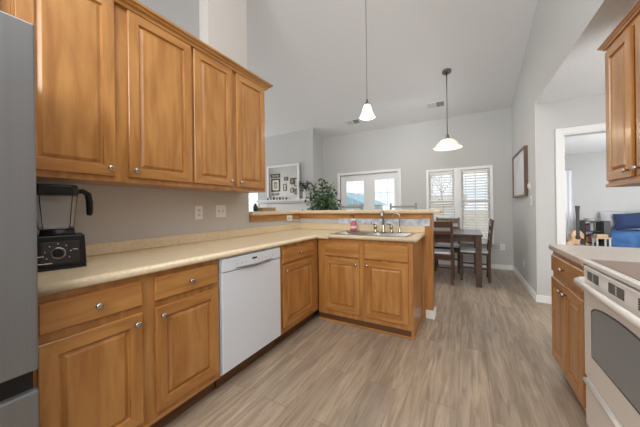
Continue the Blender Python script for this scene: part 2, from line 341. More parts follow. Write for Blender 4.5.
def blind(a, b, label):
    t = thing('window_blind', label, 'blind', ((a+b)/2, YB+.035, z0), 0, 'white slatted blinds at the twin window')
    h = (b-a)/2-.006; H = z1-z0
    MB().box(-h, h, -.028, .028, H-.05, H-.004).build('headrail', M['blind'], t, bev=.003)
    S = MB(); n = 25
    for k in range(n):
        z = H-.075-k*(H-.10)/n; q = len(S.v); dy, dz = .022, .014
        S.v += [(-h, -dy, z-dz), (h, -dy, z-dz), (h, dy, z+dz), (-h, dy, z+dz), (-h, -dy, z-dz+.003), (h, -dy, z-dz+.003), (h, dy, z+dz+.003), (-h, dy, z+dz+.003)]
        for f in ((0, 3, 2, 1), (4, 5, 6, 7), (0, 1, 5, 4), (2, 3, 7, 6), (0, 4, 7, 3), (1, 2, 6, 5)): S.face([q+i for i in f])
    S.build('slats', M['blind'], t)
    MB().box(-h, h, -.02, .02, .004, .02).build('bottom_rail', M['blind'], t)
    for x in (-h*.7, h*.7): MB().box(x-.003, x+.003, -.026, -.0245, .01, H-.05).build('ladder_cord', M['blind'], t)
blind(x0, 1.80, 'white slatted blind covering the left half of the twin window')
blind(1.93, x1, 'white slatted blind covering the right half of the twin window')
# living window and bedroom window
d = thing('window_2', None, None); struct(d, 'bright living room window left of the mantel', 'window')
a, b, c0, c1 = LWIN
MB().box(a-.06, a, YB-.018, YB+.01, c0, c1+.06).box(b, b+.06, YB-.018, YB+.01, c0, c1+.06).box(a, b, YB-.018, YB+.01, c1, c1+.06).box(a, b, YB+.06, YB+.1, 1.3, 1.35).box(-4.07, -4.03, YB+.06, YB+.1, c0, c1).build('window_frame', M['white'], d)
MB().box(a, b, YB+.08, YB+.084, c0, c1).build('glass_pane', M['glass'], d)
d = thing('window_3', None, None); struct(d, 'narrow view of the bright bedroom window', 'window')
MB().box(3.24, 3.3, 8.58, 8.61, .34, 2.03).box(4.235, 4.275, 8.58, 8.61, .34, 2.03).box(3.3, 4.235, 8.58, 8.61, 1.97, 2.03).box(3.3, 4.235, 8.58, 8.61, .34, .4).box(3.3, 4.235, 8.64, 8.68, 1.17, 1.21).build('window_frame', M['white'], d)
MB().box(3.3, 4.235, 8.66, 8.664, .4, 1.97).build('glass_pane', M['glass'], d)
t = thing('window_curtain', 'sheer white curtain at the bedroom window', 'curtain', (3.95, 8.54, .35)); Cn = MB()
n = 60; pts = [(-.34+.66*i/n, .02*math.sin(i*.9)) for i in range(n+1)]
for z in (0, 1.68): Cn.v += [(x, y, z) for x, y in pts]+[(x, y+.003, z) for x, y in pts]
for i in range(n): a = i; Cn.face([a, a+1, a+1+2*(n+1), a+2*(n+1)], 0, True); b = i+n+1; Cn.face([b+1, b, b+2*(n+1), b+1+2*(n+1)], 0, True)
Cn.build('curtain_fabric', M['curtain'], t); MB().tube([(-.75, 0, 1.69), (.34, 0, 1.69)], .01, 8).build('curtain_rod', M['white'], t)
# bedroom doorway
d = thing('door_2', None, None); struct(d, 'open bedroom doorway with white casing', 'door')
t = MB().box(2.952, 3.023, YD-.018, YD, 0, 2.105).box(3.84, 3.911, YD-.018, YD, 0, 2.105).box(3.023, 3.84, YD-.018, YD, 2.035, 2.105)
t.build('casing', M['white'], d, bev=.004)
MB().box(3.023, 3.037, YD, YD+.12, 0, 2.035).box(3.826, 3.84, YD, YD+.12, 0, 2.035).box(3.037, 3.826, YD, YD+.12, 2.021, 2.035).build('jamb', M['white'], d)
for z in (1.78, 1.05, .3): MB().box(3.037, 3.041, YD+.006, YD+.03, z-.045, z+.045).build('hinge', M['nickel_dark'], d)

# outdoors
tag(MB().box(-60, 60, 6.15, 120, -.5, -.3).build('lawn', M['grass']), 'pale dormant lawn seen through the patio doors', 'lawn', kind='structure')
d = thing('neighbouring_house', 'house with a teal-grey gabled roof seen through the left patio door', 'house', (-10.4, 24, -.3))
MB().box(-3.6, 3.6, 0, 7, 0, 1.9).build('walls', M['siding'], d)
MB().prism([(-4.2, 1.8), (4.2, 1.8), (.8, 3.25), (-.8, 3.25)], -.4, 7.4, 'y').build('roof', M['roof'], d)
d = thing('neighbouring_house', 'low beige house seen through the right patio door', 'house', (-1.6, 34, -.3))
MB().box(-4.2, 3.4, 0, 6, 0, 1.8).build('walls', M['siding'], d)
MB().prism([(-.4, 1.8), (3, 3.0), (6.4, 1.8)], -4.5, 3.7, 'x').build('roof', M['beigeroof'], d)
def tree(x, y, h, lab):
    rnd = random.Random(int(x*10)); B = MB()
    def br(p, dr, ln, r, lv):
        q = p+dr*ln; B.tube([p, (p+q)/2+Vector((rnd.uniform(-.05, .05), 0, 0))*ln, q], [r, r*.8, r*.55], 6)
        if lv:
            for _ in range(4):
                nd = (dr+Vector((rnd.uniform(-.8, .8), rnd.uniform(-.8, .8), rnd.uniform(-.1, .6)))).normalized(); br(p+dr*ln*rnd.uniform(.55, 1), nd, ln*.62, r*.5, lv-1)
    br(Vector((0, 0, 0)), Vector((0, 0, 1)), h*.4, .055, 3)
    tag(B.build('bare_tree', M['bark'], loc=(x, y, -.3)), lab, 'tree')
tree(0.2, 24, 7, 'leafless tree outside, seen in the left half of the twin window')

# ------------------------------------------------------------ cabinetry
def panel(w, h, prof, y0=0, hz=True):
    """raised slab in the xz plane, front towards -y; prof = (inset, y)"""
    B = MB(); rings = []
    for ins, y in prof:
        k = len(B.v); B.v += [(ins, y, ins), (w-ins, y, ins), (w-ins, y, h-ins), (ins, y, h-ins)]; rings.append(k)
    for a in range(len(rings)-1):
        for i in range(4):
            j = (i+1) % 4; m = 1 if (hz and i in (0, 2) and prof[a+1][0] < .07) else 0
            B.face([rings[a]+i, rings[a]+j, rings[a+1]+j, rings[a+1]+i], m)
    k = rings[-1]; B.face([k, k+1, k+2, k+3], 0); k = rings[0]; B.face([k+3, k+2, k+1, k], 0)
    return B
DOORP = [(0, -.003), (0, -.015), (.003, -.018), (.055, -.019), (.058, -.007), (.063, -.006), (.080, -.0165), (.083, -.017)]
DRAWP = [(0, -.003), (0, -.011), (.006, -.018)]
def knob(x, z, parent, y=-.018):
    k = MB().lathe([(.006, 0), (.006, .010), (.012, .015), (.0145, .020), (.013, .026), (.006, .028)], seg=16).xf(Matrix.Rotation(PI/2, 4, 'X'))
    return k.build('knob', M['chrome'], parent, loc=(x, y, z))
def door(parent, x0, x1, z0, z1, kn=None, kz=None):
    o = panel(x1-x0, z1-z0, DOORP).build('door', [M['wood_v'], M['wood_h']], parent, loc=(x0, 0, z0))
    if kn == 'l': knob(.03, kz if kz is not None else (z1-z0)-.045, o)
    if kn == 'r': knob(x1-x0-.03, kz if kz is not None else (z1-z0)-.045, o)
    return o
def drawer(parent, x0, x1, z0, z1, kn=True, name='drawer'):
    o = panel(x1-x0, z1-z0, DRAWP, hz=False).build(name, M['wood_h'], parent, loc=(x0, 0, z0))
    if kn: knob((x1-x0)/2, (z1-z0)/2, o)
    return o
def body_base(parent, w, depth, toe=True, end=None):
    B = MB().box(0, w, 0.0, depth, .10, .872, 0)
    B.build('cabinet_body', M['wood_v'], parent)
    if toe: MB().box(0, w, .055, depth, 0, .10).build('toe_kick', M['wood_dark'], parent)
ZT = .843; ZD = .722; ZDT = .688; ZB = .150
# left base unit: local x runs along world y
t = thing('base_cabinet', 'wide maple base cabinet with two drawers between refrigerator and dishwasher', 'cabinet', (.61, .305, 0), PI/2)
o = .305; body_base(t, 1.142-o, .60)
drawer(t, .322-o, .682-o, ZD, ZT); drawer(t, .742-o, 1.125-o, ZD, ZT)
door(t, .322-o, .680-o, ZB, ZDT, 'r'); door(t, .742-o, 1.125-o, ZB, ZDT, 'l')
# shoe strip beneath
MB().box(0, 1.142-o, -.004, .0, .10, .118).build('bottom_rail', M['wood_h'], t)
t = thing('base_cabinet', 'narrow maple base cabinet in the corner right of the dishwasher', 'cabinet', (.61, 1.775, 0), PI/2)
o = 1.775; body_base(t, 2.43-o, .60); drawer(t, 1.80-o, 2.322-o, ZD-.01, ZT-.003); door(t, 1.805-o, 2.315-o, ZB, ZDT, 'l')
# sink cabinet in the peninsula
t = thing('sink_cabinet', 'maple sink cabinet with two false drawer fronts in the peninsula', 'cabinet', (.62, 2.43, 0))
o = .62
MB().box(0, 1.574-o, 0, .53, .075, .70).box(0, 1.574-o, 0, .02, .70, .872).box(0, .018, .02, .53, .70, .872).build('cabinet_body', M['wood_v'], t)
MB().box(1.574-o, 1.594-o, .012, .551, 0, .872).box(1.574-o, 1.594-o, -.002, .012, .02, .872).build('end_panel', M['wood_v'], t)
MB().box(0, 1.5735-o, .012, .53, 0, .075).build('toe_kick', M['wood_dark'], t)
MB().box(.0, 1.606-o, -.006, .0115, .0, .02).box(1.5945-o, 1.606-o, .0115, .551, 0, .02).build('shoe_molding', M['wood_h'], t, bev=.004)
drawer(t, .702-o, 1.090-o, .693, .838, False, 'false_drawer_front'); drawer(t, 1.143-o, 1.558-o, .693, .838, False, 'false_drawer_front')
door(t, .702-o, 1.090-o, .13, .672, 'r'); door(t, 1.143-o, 1.556-o, .125, .672, 'l')
# right base cabinet
t = thing('base_cabinet', 'maple base cabinet left of the range with one wide drawer', 'cabinet', (2.552, 2.43, 0), -PI/2)
body_base(t, .62, .60)
drawer(t, .025, .595, ZD+.01, ZT+.005); door(t, .025, .303, .14, ZDT+.005, 'r'); door(t, .317, .595, .14, ZDT+.005, 'l')
# upper cabinets
def upper(label, y0, y1, doors, z0=1.352, z1=2.375, hz=1.382, depth=.305):
    t = thing('wall_cabinet', label, 'cabinet', (.312, y0, z0), PI/2)
    MB().box(0, y1-y0, 0, depth, 0, z1-z0).build('cabinet_body', M['wood_v'], t)
    for a, b, k in doors: door(t, a-y0, b-y0, hz-z0, 2.352-z0, k, .04)
    return t
upper('pair of tall maple wall cabinet doors above the blender', .325, 1.171, [(.335, .700, 'r'), (.766, 1.163, 'l')])
upper('maple wall cabinet pair at the open end above the outlets', 1.1715, 1.945, [(1.182, 1.533, 'r'), (1.578, 1.930, 'l')])
t = thing('wall_cabinet', 'maple wall cabinet above the refrigerator', 'cabinet', (.312, -.60, 1.85), PI/2)
MB().box(0, .924, 0, .305, 0, .525).build('cabinet_body', M['wood_v'], t)
door(t, .03, .46, .02, .50, 'r', .04); door(t, .48, .895, .02, .50, 'l', .04)
# crown along the left uppers
def crown_profile(): return [(0, 0), (.022, 0), (.026, .012), (.028, .016), (.040, .022), (.046, .034), (.058, .038), (.061, .050), (0, .050)]
def crown(name, label, base_x, sgn, y0, y1, z, xs=0, scale=1.0):
    B = MB(); P = [(p[0]*scale, p[1]*scale) for p in crown_profile()]
    # strip along y with mitred return along x at y1
    n = len(P); k = len(B.v)
    for (d, h) in P: B.v.append((base_x+sgn*d, y0, z+h))
    for (d, h) in P: B.v.append((base_x+sgn*d, y1+d, z+h))
    for (d, h) in P: B.v.append((xs, y1+d, z+h))
    for s in range(2):
        for i in range(n):
            j = (i+1) % n; q = [k+s*n+i, k+s*n+j, k+(s+1)*n+j, k+(s+1)*n+i]; B.face(q if sgn > 0 else q[::-1], 0)
    B.face(list(range(k, k+n))[::-1] if sgn > 0 else list(range(k, k+n))); e = list(range(k+2*n, k+3*n)); B.face(e if sgn > 0 else e[::-1])
    return tag(B.build(name, M['wood_y']), label, 'molding')
crown('crown_molding', 'stepped maple crown along the top of the left cabinets', .3125, 1, -.60, 1.9455, 2.352, 0.0)
# right upper
t = thing('wall_cabinet', 'maple wall cabinet on the right above the pale counter', 'cabinet', (2.836, 2.435, 1.305), -PI/2)
MB().box(0, .70, 0, .322, 0, .925).build('cabinet_body', M['wood_v'], t)
for a, b, k in ((.025, .325, 'r'), (.375, .675, 'l')):
    o = panel(b-a, .84, DOORP).build('door', [M['wood_v'], M['wood_h']], t, loc=(a, 0, .04)); knob(b-a-.03 if k == 'r' else .03, .04, o)
MB().box(-.006, .70, -.012, 0, 0, .022).build('light_rail', M['wood_h'], t, bev=.003)
tag(crown('crown_molding', 'maple crown topping the right-hand wall cabinet', 2.836, -1, 1.735, 2.4355, 2.215, 3.158, .58), 'maple crown topping the right-hand wall cabinet', 'molding')
t = thing('wall_cabinet', 'nearest right-hand maple wall cabinet above the range', 'cabinet', (2.836, 1.734, 1.305), -PI/2)
MB().box(0, .78, 0, .322, .28, .925).build('cabinet_body', M['wood_v'], t)
door(t, .02, .375, .31, .84, 'r', .04); door(t, .405, .76, .31, .84, 'l', .04)

# ------------------------------------------------------------ countertops
t = thing('countertop', 'beige laminate countertop running into the sink peninsula', 'countertop', (0, 0, .874))
SX0, SX1, SY0, SY1 = .745, 1.545, 2.455, 2.915
B = MB(); B.box(0, .630, .30, 2.385, 0, .040)
for a, b, c0, c1 in ((0, SX0+.02, 2.385, 3.0), (SX1-.02, 1.617, 2.415, 3.0), (SX0+.02, SX1-.02, 2.415, SY0+.02), (SX0+.02, SX1-.02, SY1-.02, 3.0)): B.box(a, b, c0, c1, 0, .040)
B.build('slab', M['laminate'], t)
# rounded nosing, front of both arms and the end
def nosing(pts, r=.02):
    return MB().tube(pts, r, 14)
E1 = MB()
def ngp(n): return [(r*math.cos(a), .02+.02*math.sin(a)) for a in [(-PI/2+PI*i/n) for i in range(n+1)] for r in (.016,)]
PR = ngp(8); n = len(PR); path = [((.630, .30), (1, 0)), ((.630, 2.415), (1, -1)), ((1.617, 2.415), (1, -1)), ((1.617, 2.999), (1, 0))]
path[1] = ((.630, 2.415), (1, -1))
for (px, py), (dx, dy) in path:
    for d, h in PR: E1.v.append((px+dx*d, py+dy*d, h))
for s in range(3):
    for i in range(n-1): a = s*n+i; E1.face([a, a+n, a+n+1, a+1], 0, True)
E1.face(list(range(n))); E1.face(list(range(3*n, 4*n))[::-1])
E1.build('front_edge', M['laminate'], t)
MB().box(0.001, .02, .30, 2.999, .0405, .115).box(.02, 1.625, 2.974, 2.983, .0405, .115).build('backsplash', M['laminate'], t, bev=.004)
t = thing('countertop', 'pale laminate countertop beside the range', 'countertop', (0, 0, .874))
MB().box(2.528, 3.158, 1.812, 2.435, 0.002, .040).build('slab', M['laminate_right'], t, bev=.007, seg=3)
MB().box(3.138, 3.158, 1.812, 2.43, .0405, .13).build('backsplash', M['laminate_right'], t)
t = tag(MB().prism([(-.36, 2.04), (.045, 2.04), (.045, 2.945), (1.785, 2.945), (1.785, 3.36), (-.36, 3.36)], 1.121, 1.163).build('bar_countertop', M['laminate'], bev=.012, seg=3), 'raised L-shaped beige laminate bar top', 'countertop')
# ------------------------------------------------------------ sink and taps
t = thing('sink', 'double bowl stainless steel sink set in the peninsula', 'sink', (0, 0, .914))
R = MB(); b1 = (.775, 1.125); b2 = (1.165, 1.515); by = (2.485, 2.80)
for r in holed(SX0, SX1, SY0, SY1, [(b1[0], b1[1], by[0], by[1]), (b2[0], b2[1], by[0], by[1])]): R.box(r[0], r[1], r[2], r[3], .0005, .005)
R.build('rim', M['sinksteel'], t)
for a, b in (b1, b2):
    Q = MB(); i = .03
    Q.v += [(a, by[0], .004), (b, by[0], .004), (b, by[1], .004), (a, by[1], .004), (a+i, by[0]+i, -.17), (b-i, by[0]+i, -.17), (b-i, by[1]-i, -.17), (a+i, by[1]-i, -.17)]
    for k in range(4): j = (k+1) % 4; Q.face([k, k+4, j+4, j], 0)
    Q.face([4, 7, 6, 5]); bo = Q.build('bowl', M['sinksteel'], t)
    MB().lathe([(.04, -.169), (.04, -.166), (.02, -.166)], (a+b)/2, (by[0]+by[1])/2).build('drain', M['nickel_dark'], bo)
ZS = .9195
t = thing('faucet', 'tall curved satin faucet with two lever handles behind the sink', 'faucet', (1.228, 2.80, ZS))
MB().lathe([(.026, 0), (.026, .012), (.018, .022), (.018, .075), (.014, .085)]).build('base', M['chrome'], t)
pts = [(0, 0, .08), (0, 0, .19)]+[(.012*k/8, -.045+.045*math.cos(PI*k/8), .19+.045*math.sin(PI*k/8)) for k in range(1, 9)]+[(.014, -.094, .155)]
MB().tube(pts, .0125, 12).build('spout', M['chrome'], t)
for dx in (-.09, .085):
    h = MB().lathe([(.024, 0), (.024, .01), (.016, .02), (.016, .05), (.021, .060), (.014, .078)], cx=dx).build('handle', M['chrome'], t)
    MB().tube([(dx, 0, .075), (dx-.02, -.015, .092), (dx-.045, -.025, .098)], [.009, .009, .007], 8).build('lever', M['chrome'], h)
t = thing('drinking_water_tap', 'slim hooked drinking water tap right of the faucet', 'tap', (1.40, 2.81, ZS))
MB().lathe([(.018, 0), (.018, .01), (.013, .02), (.013, .05), (.006, .06)]).build('base', M['chrome'], t)
MB().tube([(0, 0, .05), (0, 0, .17)]+[(-.035+.035*math.cos(a), 0, .17+.035*math.sin(a)) for a in [PI*k/7 for k in range(1, 8)]]+[(-.07, 0, .15)], .0055, 8).build('spout', M['chrome'], t)
t = thing('soap_bottle', 'pink hand soap bottle with black pump behind the sink', 'soap bottle', (.855, 2.86, ZS))
MB().lathe([(.033, 0), (.037, .005), (.037, .085), (.030, .1), (.014, .112)]).build('bottle', M['pink'], t)
MB().lathe([(.0375, .03), (.0375, .06)], seg=24, cap=False).build('paper_label', M['paper'], t)
MB().lathe([(.016, .112), (.030, .116), (.028, .142), (.012, .146)]).build('collar', M['paper'], t)
MB().lathe([(.006, .146), (.006, .175)], seg=10).tube([(.004, 0, .178), (-.03, -.012, .180), (-.036, -.014, .172)], .0055, 8).build('pump', M['black'], t)

# ------------------------------------------------------------ dishwasher
t = thing('dishwasher', 'white built-in dishwasher between the maple cabinets', 'dishwasher', (.61, 1.152, 0), PI/2)
wd = .608
MB().box(0, wd, .001, .58, .10, .868).build('tub', M['appl'], t)
MB().box(.004, wd-.004, -.022, .0, .115, .772).build('door_panel', M['appl'], t, bev=.004)
cp = MB().box(.004, wd-.004, -.026, 0, .776, .862).build('control_panel', M['appl'], t, bev=.005)
MB().tube([(.11, -.0275, .790), (.20, -.031, .783), (wd/2, -.032, .779), (wd-.20, -.031, .783), (wd-.11, -.0275, .790)], [.002, .007, .008, .007, .002], 8).build('pocket_handle', M['greywood'], cp)
MB().box(.27, .32, -.0268, -.0255, .822, .834).build('display', M['black'], cp)
for k in range(9):
    x = .12+k*.042+(0 if k < 3 else .04); MB().box(x, x+.014, -.0266, -.0255, .812, .815).build('button', M['grey_txt'], cp)
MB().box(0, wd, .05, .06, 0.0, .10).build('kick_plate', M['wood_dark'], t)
# ------------------------------------------------------------ refrigerator
t = thing('refrigerator', 'stainless steel refrigerator at the left edge', 'refrigerator', (0, 0, 0))
MB().box(.02, .665, -.600, .286, .02, 1.80).build('cabinet', M['steel'], t)
MB().box(.69, .75, -.612, .296, .655, 1.825).build('door', M['steel'], t, bev=.006)
MB().box(.69, .75, -.612, .296, .09, .588).build('freezer_drawer', M['steel'], t, bev=.006)
MB().box(.665, .722, -.60, .288, .04, 1.81).build('gasket', M['gap'], t)
for y in (-.55, .23):
    for x in (.12, .6): MB().lathe([(.02, 0), (.02, .02)], x, y, 12).build('foot', M['black'], t)
# ------------------------------------------------------------ blender
t = thing('countertop_blender', 'black blender with clear jar on the counter beside the refrigerator', 'blender', (.235, .485, .9145), math.radians(76))
Bs = MB(); Bs.prism([(-.10, -.11), (.10, -.11), (.10, .09), (-.10, .09)], 0, .012)
k = len(Bs.v); q = [(-.10, -.11, .012), (.10, -.11, .012), (.10, .09, .012), (-.10, .09, .012), (-.095, -.088, .16), (.095, -.088, .16), (.095, .085, .16), (-.095, .085, .16)]
Bs.v += q
for f in ((0, 1, 5, 4), (1, 2, 6, 5), (2, 3, 7, 6), (3, 0, 4, 7), (4, 5, 6, 7), (3, 2, 1, 0)): Bs.face([k+i for i in f])
Bs.build('motor_base', M['black'], t, bev=.008)
sl = math.atan2(.022, .148)
cp = MB().box(-.070, .078, -.004, 0, .020, .128).xf(Matrix.Translation((0, -.107, .006)) @ Matrix.Rotation(-sl, 4, 'X')).build('control_panel', M['blackgloss'], t, bev=.003)
rot = Matrix.Translation((0, -.107, .006)) @ Matrix.Rotation(-sl, 4, 'X')
ring = MB().lathe([(.021, .004), (.022, .009), (.026, .009), (.027, .004)], seg=28).xf(rot @ Matrix.Translation((0, 0, .072)) @ Matrix.Rotation(PI/2, 4, 'X')); ring.build('dial_ring', M['chrome'], cp)
MB().lathe([(.020, .004), (.018, .022), (.016, .024)], seg=24).xf(rot @ Matrix.Translation((0, 0, .072)) @ Matrix.Rotation(PI/2, 4, 'X')).build('dial', M['black'], cp)
marks = []
for i in range(7):
    a = math.radians(210-i*40); x, z = .044*math.cos(a), .072+.044*math.sin(a); marks.append((x-.002, x+.002, z-.002, z+.002))
for a, b, c0, c1 in marks+[(-.068, -.047, .060, .0625), (.050, .068, .084, .0865), (-.065, -.020, .026, .029)]:
    MB().box(a, b, -.0046, -.0038, c0, c1).xf(rot).build('panel_marking', M['paper'], cp)
MB().lathe([(.095, .150), (.086, .170), (.084, .190)], seg=4).xf(Matrix.Rotation(PI/4, 4, 'Z')).lathe([(.045, .15), (.045, .18)]).build('coupling', M['black'], t)
j = MB()
def rsq(h, z): return [(h*sx*(1 if k else .75), h*sy*(.75 if k else 1), z) for (sx, sy, k) in ((-1, -1, 1), (-1, -1, 0), (1, -1, 0), (1, -1, 1), (1, 1, 1), (1, 1, 0), (-1, 1, 0), (-1, 1, 1))]
lev = [(.060, .188), (.064, .20), (.077, .35), (.078, .355)]
for h, z in lev: j.v += rsq(h, z)
for a in range(len(lev)-1):
    for i in range(8): b = (i+1) % 8; j.face([a*8+i, a*8+b, (a+1)*8+b, (a+1)*8+i], 0, False)
j.face(list(range(8))[::-1])
kk = len(j.v)
for h, z in lev[::-1]: j.v += rsq(h-.004, max(z, .19))
for a in range(len(lev)-1):
    for i in range(8): b = (i+1) % 8; j.face([kk+a*8+i, kk+a*8+b, kk+(a+1)*8+b, kk+(a+1)*8+i], 0, False)
j.face([kk+len(lev)*8-8+i for i in range(8)])
for i in range(8): b = (i+1) % 8; j.face([24+i, 24+b, kk+b, kk+i])
j.xf(Matrix.Translation((-.004, 0, .002))).build('jar', M['jar'], t)
ld = MB(); lev = [(.079, .352), (.081, .362), (.078, .398), (.070, .405)]
for h, z in lev: ld.v += rsq(h, z)
for a in range(3):
    for i in range(8): b = (i+1) % 8; ld.face([a*8+i, a*8+b, (a+1)*8+b, (a+1)*8+i], 0)
ld.face(list(range(8))[::-1]); ld.face(list(range(24, 32))); ld.xf(Matrix.Translation((-.004, 0, .002))).build('lid', M['black'], t, bev=.003)
MB().tube([(.072, .0, .372), (.115, 0, .378), (.136, 0, .362), (.142, 0, .32), (.142, 0, .265), (.140, 0, .25)], [.012, .013, .015, .015, .014, .010], 10).xf(Matrix.Translation((-.02, 0, .002))).build('handle', M['black'], t)

# ------------------------------------------------------------ range
t = thing('range', 'warm white electric range with brown glass cooktop', 'range', (2.556, 1.806, 0), -PI/2)
Wd = .76
MB().box(0, Wd, .004, .60, .075, .890).build('body', M['bisque'], t)
MB().box(.01, Wd-.01, .05, .6, 0, .075).build('toe_recess', M['slot'], t)
top = MB().box(0, Wd, -.030, .60, .8965, .9165).build('cooktop_frame', M['bisque'], t, bev=.004)
MB().box(.022, Wd-.022, -.004, .55, .917, .9195).build('cooktop_glass', M['cookglass'], t)
MB().box(.004, Wd-.004, -.002, .60, .8905, .896).build('top_gap', M['gap'], t)
MB().box(0, Wd, .56, .60, .92, 1.06).build('back_guard', M['bisque'], t, bev=.008)
# oven door with arched window
od = MB()
dz0, dz1 = .335, .888
wx0, wx1, wz0, wz1 = .095, Wd-.095, .465, .735
arch = []
for i in range(0, 21):
    u = i/20; x = wx0+(wx1-wx0)*u; e = min(u, 1-u); zz = wz1-.05+ .05*math.sin(PI*u)**.5 if 0 < u < 1 else wz1-.05
    arch.append((x, zz))
loop = [(wx0, wz0), (wx1, wz0)]+arch[::-1]
MB().box(.004, Wd-.004, -.026, 0.003, dz0, dz1).build('oven_door', M['bisque'], t, bev=.007)
odo = t.children[-1]
MB().prism(loop, -.0270, -.0255, 'y').build('window_rim', M['ovenrim'], odo)
cxx, czz = Wd/2, (wz0+wz1)/2
MB().prism([(cxx+(x-cxx)*.965, czz+(z-czz)*.93) for x, z in loop], -.0280, -.0268, 'y').build('oven_window', M['ovenglass'], odo)
for g in (.055, .122, .272, .339, .489, .556, .690):
    V = MB()
    for r in range(5): V.box(g, g+(.058 if g < .6 else .03), -.0268, -.0255, .8325+r*.0086-.0062, .8325+r*.0086)
    V.build('vent_grille', M['slot'], odo)
H = MB(); hp = [(.018, -.024), (.024, -.05), (.05, -.064), (Wd/2, -.066), (Wd-.05, -.064), (Wd-.024, -.05), (Wd-.018, -.024)]
H.v = []
for x, y in hp:
    for dy, dz in ((0, -.014), (-.010, -.010), (-.012, 0), (-.008, .010), (0, .013), (.008, .009), (.008, -.010)): H.v.append((x, y+dy, dz*1.3+.812))
for s in range(len(hp)-1):
    for i in range(7): j = (i+1) % 7; H.face([s*7+i, s*7+j, (s+1)*7+j, (s+1)*7+i], 0, True)
H.face(list(range(7))); H.face(list(range(42, 49))[::-1]); H.build('handle', M['bisque'], odo)
dr = MB().box(.004, Wd-.004, -.024, .003, .085, .326).build('storage_drawer', M['bisque'], t, bev=.008)
MB().tube([(.012, -.026, .312), (Wd-.012, -.026, .312)], .011, 10).build('drawer_lip', M['bisque'], dr)

# ------------------------------------------------------------ outlets, switches
def plate(name, loc, rz, kind, label, cat, group=None, horiz=False):
    t = thing(name, label, cat, loc, rz, group); w, h = (.036, .058)
    if kind == 'double': w = .058
    if horiz: w, h = h, w
    p = MB().box(-w, w, -.006, 0, -h, h).build('cover_plate', M['white'], t, bev=.003)
    if kind == 'double':
        for x in (-.023, .023): MB().box(x-.006, x+.006, -.014, -.006, -.012, .012).build('toggle', M['mat_cream'], t)
    elif kind == 'outlet':
        for s in (-.02, .02):
            a, b = (s, 0) if horiz else (0, s)
            q = MB().box(a-.014, a+.014, -.008, -.006, b-.014, b+.014).build('receptacle', M['mat_cream'], t)
            MB().box(a-.007, a-.005, -.0085, -.0079, b-.006, b+.006).box(a+.005, a+.007, -.0085, -.0079, b-.006, b+.006).build('slot', M['slot'], q)
    elif kind == 'rocker': MB().box(-.016, .016, -.010, -.006, -.032, .032).build('rocker', M['mat_cream'], t)
    elif kind == 'stat': MB().box(-.03, .03, -.02, -.006, -.03, .03).build('dial_cover', M['mat_cream'], t)
plate('wall_outlet', (0, 1.44, 1.165), PI/2, 'outlet', 'white outlet on the kitchen wall, left of the light switches', 'outlet')
plate('light_switch', (0, 1.67, 1.175), PI/2, 'double', 'white double toggle light switch plate near the end of the cabinets', 'switch')
plate('wall_outlet', (.018, 2.735, 1.068), PI/2, 'outlet', 'white sideways outlet in the maple bar band', 'outlet', horiz=True)
plate('light_switch', (XR, 4.36, 1.26), -PI/2, 'rocker', 'white light switch on the side wall below the thermostat', 'switch')
plate('thermostat', (XR, 4.45, 1.46), -PI/2, 'stat', 'small white thermostat beside the wall picture', 'thermostat')
plate('wall_outlet', (XR, 4.95, .32), -PI/2, 'outlet', 'low white outlet on the dining side wall', 'outlet')
plate('wall_outlet', (2.60, YB, .42), 0, 'outlet', 'low white outlet right of the twin window', 'outlet')

# picture on the dining wall
t = thing('framed_picture', 'large walnut framed pale print on the dining side wall', 'picture', (XR, 5.08, 1.68), -PI/2)
F = MB(); hw, hh = .53, .35
for r in holed(-hw, hw, -hh, hh, [(-hw+.028, hw-.028, -hh+.028, hh-.028)]): F.box(r[0], r[1], -.045, 0, r[2], r[3])
F.build('frame', M['frame_brown'], t); MB().box(-hw+.028, hw-.028, -.03, -.002, -hh+.028, hh-.028).build('print', M['paleprint'], t)

# ------------------------------------------------------------ ceiling vents
sl = -math.atan(.27)
def vent(x, y, lab):
    t = thing('ceiling_vent', lab, 'vent', (x, y, cz(y)-.002), 0, 'ceiling air vents'); t.rotation_euler = (sl, 0, 0)
    F = MB()
    for r in holed(-.155, .155, -.085, .085, [(-.145, .145, -.075, .075)]): F.box(r[0], r[1], r[2], r[3], -.006, 0)
    F.build('frame', M['white'], t)
    MB().box(-.145, .145, -.075, .075, -.002, -.0005).build('duct_opening', M['slot'], t)
    S = MB()
    for k in range(9):
        yy = -.068+k*.0165; S.box(-.145, -.01, yy-.003, yy+.003, -.008, -.003).box(.01, .145, yy-.001, yy+.001, -.005, -.003)
    S.box(-.01, .01, -.075, .075, -.006, -.002)
    S.build('louvers', M['white'], t)
vent(-.20, 5.50, 'ceiling vent left of the bell pendant shade'); vent(1.52, 5.44, 'ceiling vent beside the dining pendant stem')

# ------------------------------------------------------------ pendants
t = thing('pendant_light', 'small lit bell-shaped pendant above the bar', 'lamp', (1.008, 2.95, 2.245))
sh = MB().lathe([(.088, .010), (.083, .028), (.066, .062), (.052, .105), (.044, .140), (.032, .158)], seg=32, cap=False).build('shade', M['alabaster_lit'], t)
MB().lathe([(.026, .156), (.024, .18), (.012, .195), (.008, .225)], seg=20).build('socket_cap', M['nickel_dark'], t)
MB().tube([(0, 0, .22), (0, 0, cz(2.95)-2.245-.01)], .0035, 8).build('stem', M['nickel_dark'], t)
cn = MB().lathe([(.06, -.025), (.065, 0)], seg=24).xf(Matrix.Translation((0, 0, cz(2.95)-2.245)) @ Matrix.Rotation(sl, 4, 'X')).build('canopy', M['nickel_dark'], t)
MB().lathe([(.012, .06), (.026, .08), (.028, .10), (.016, .14)], seg=16).build('bulb', M['alabaster_lit'], t)
t = thing('pendant_light', 'wide alabaster bowl pendant over the dining table', 'lamp', (1.76, 4.65, 2.135))
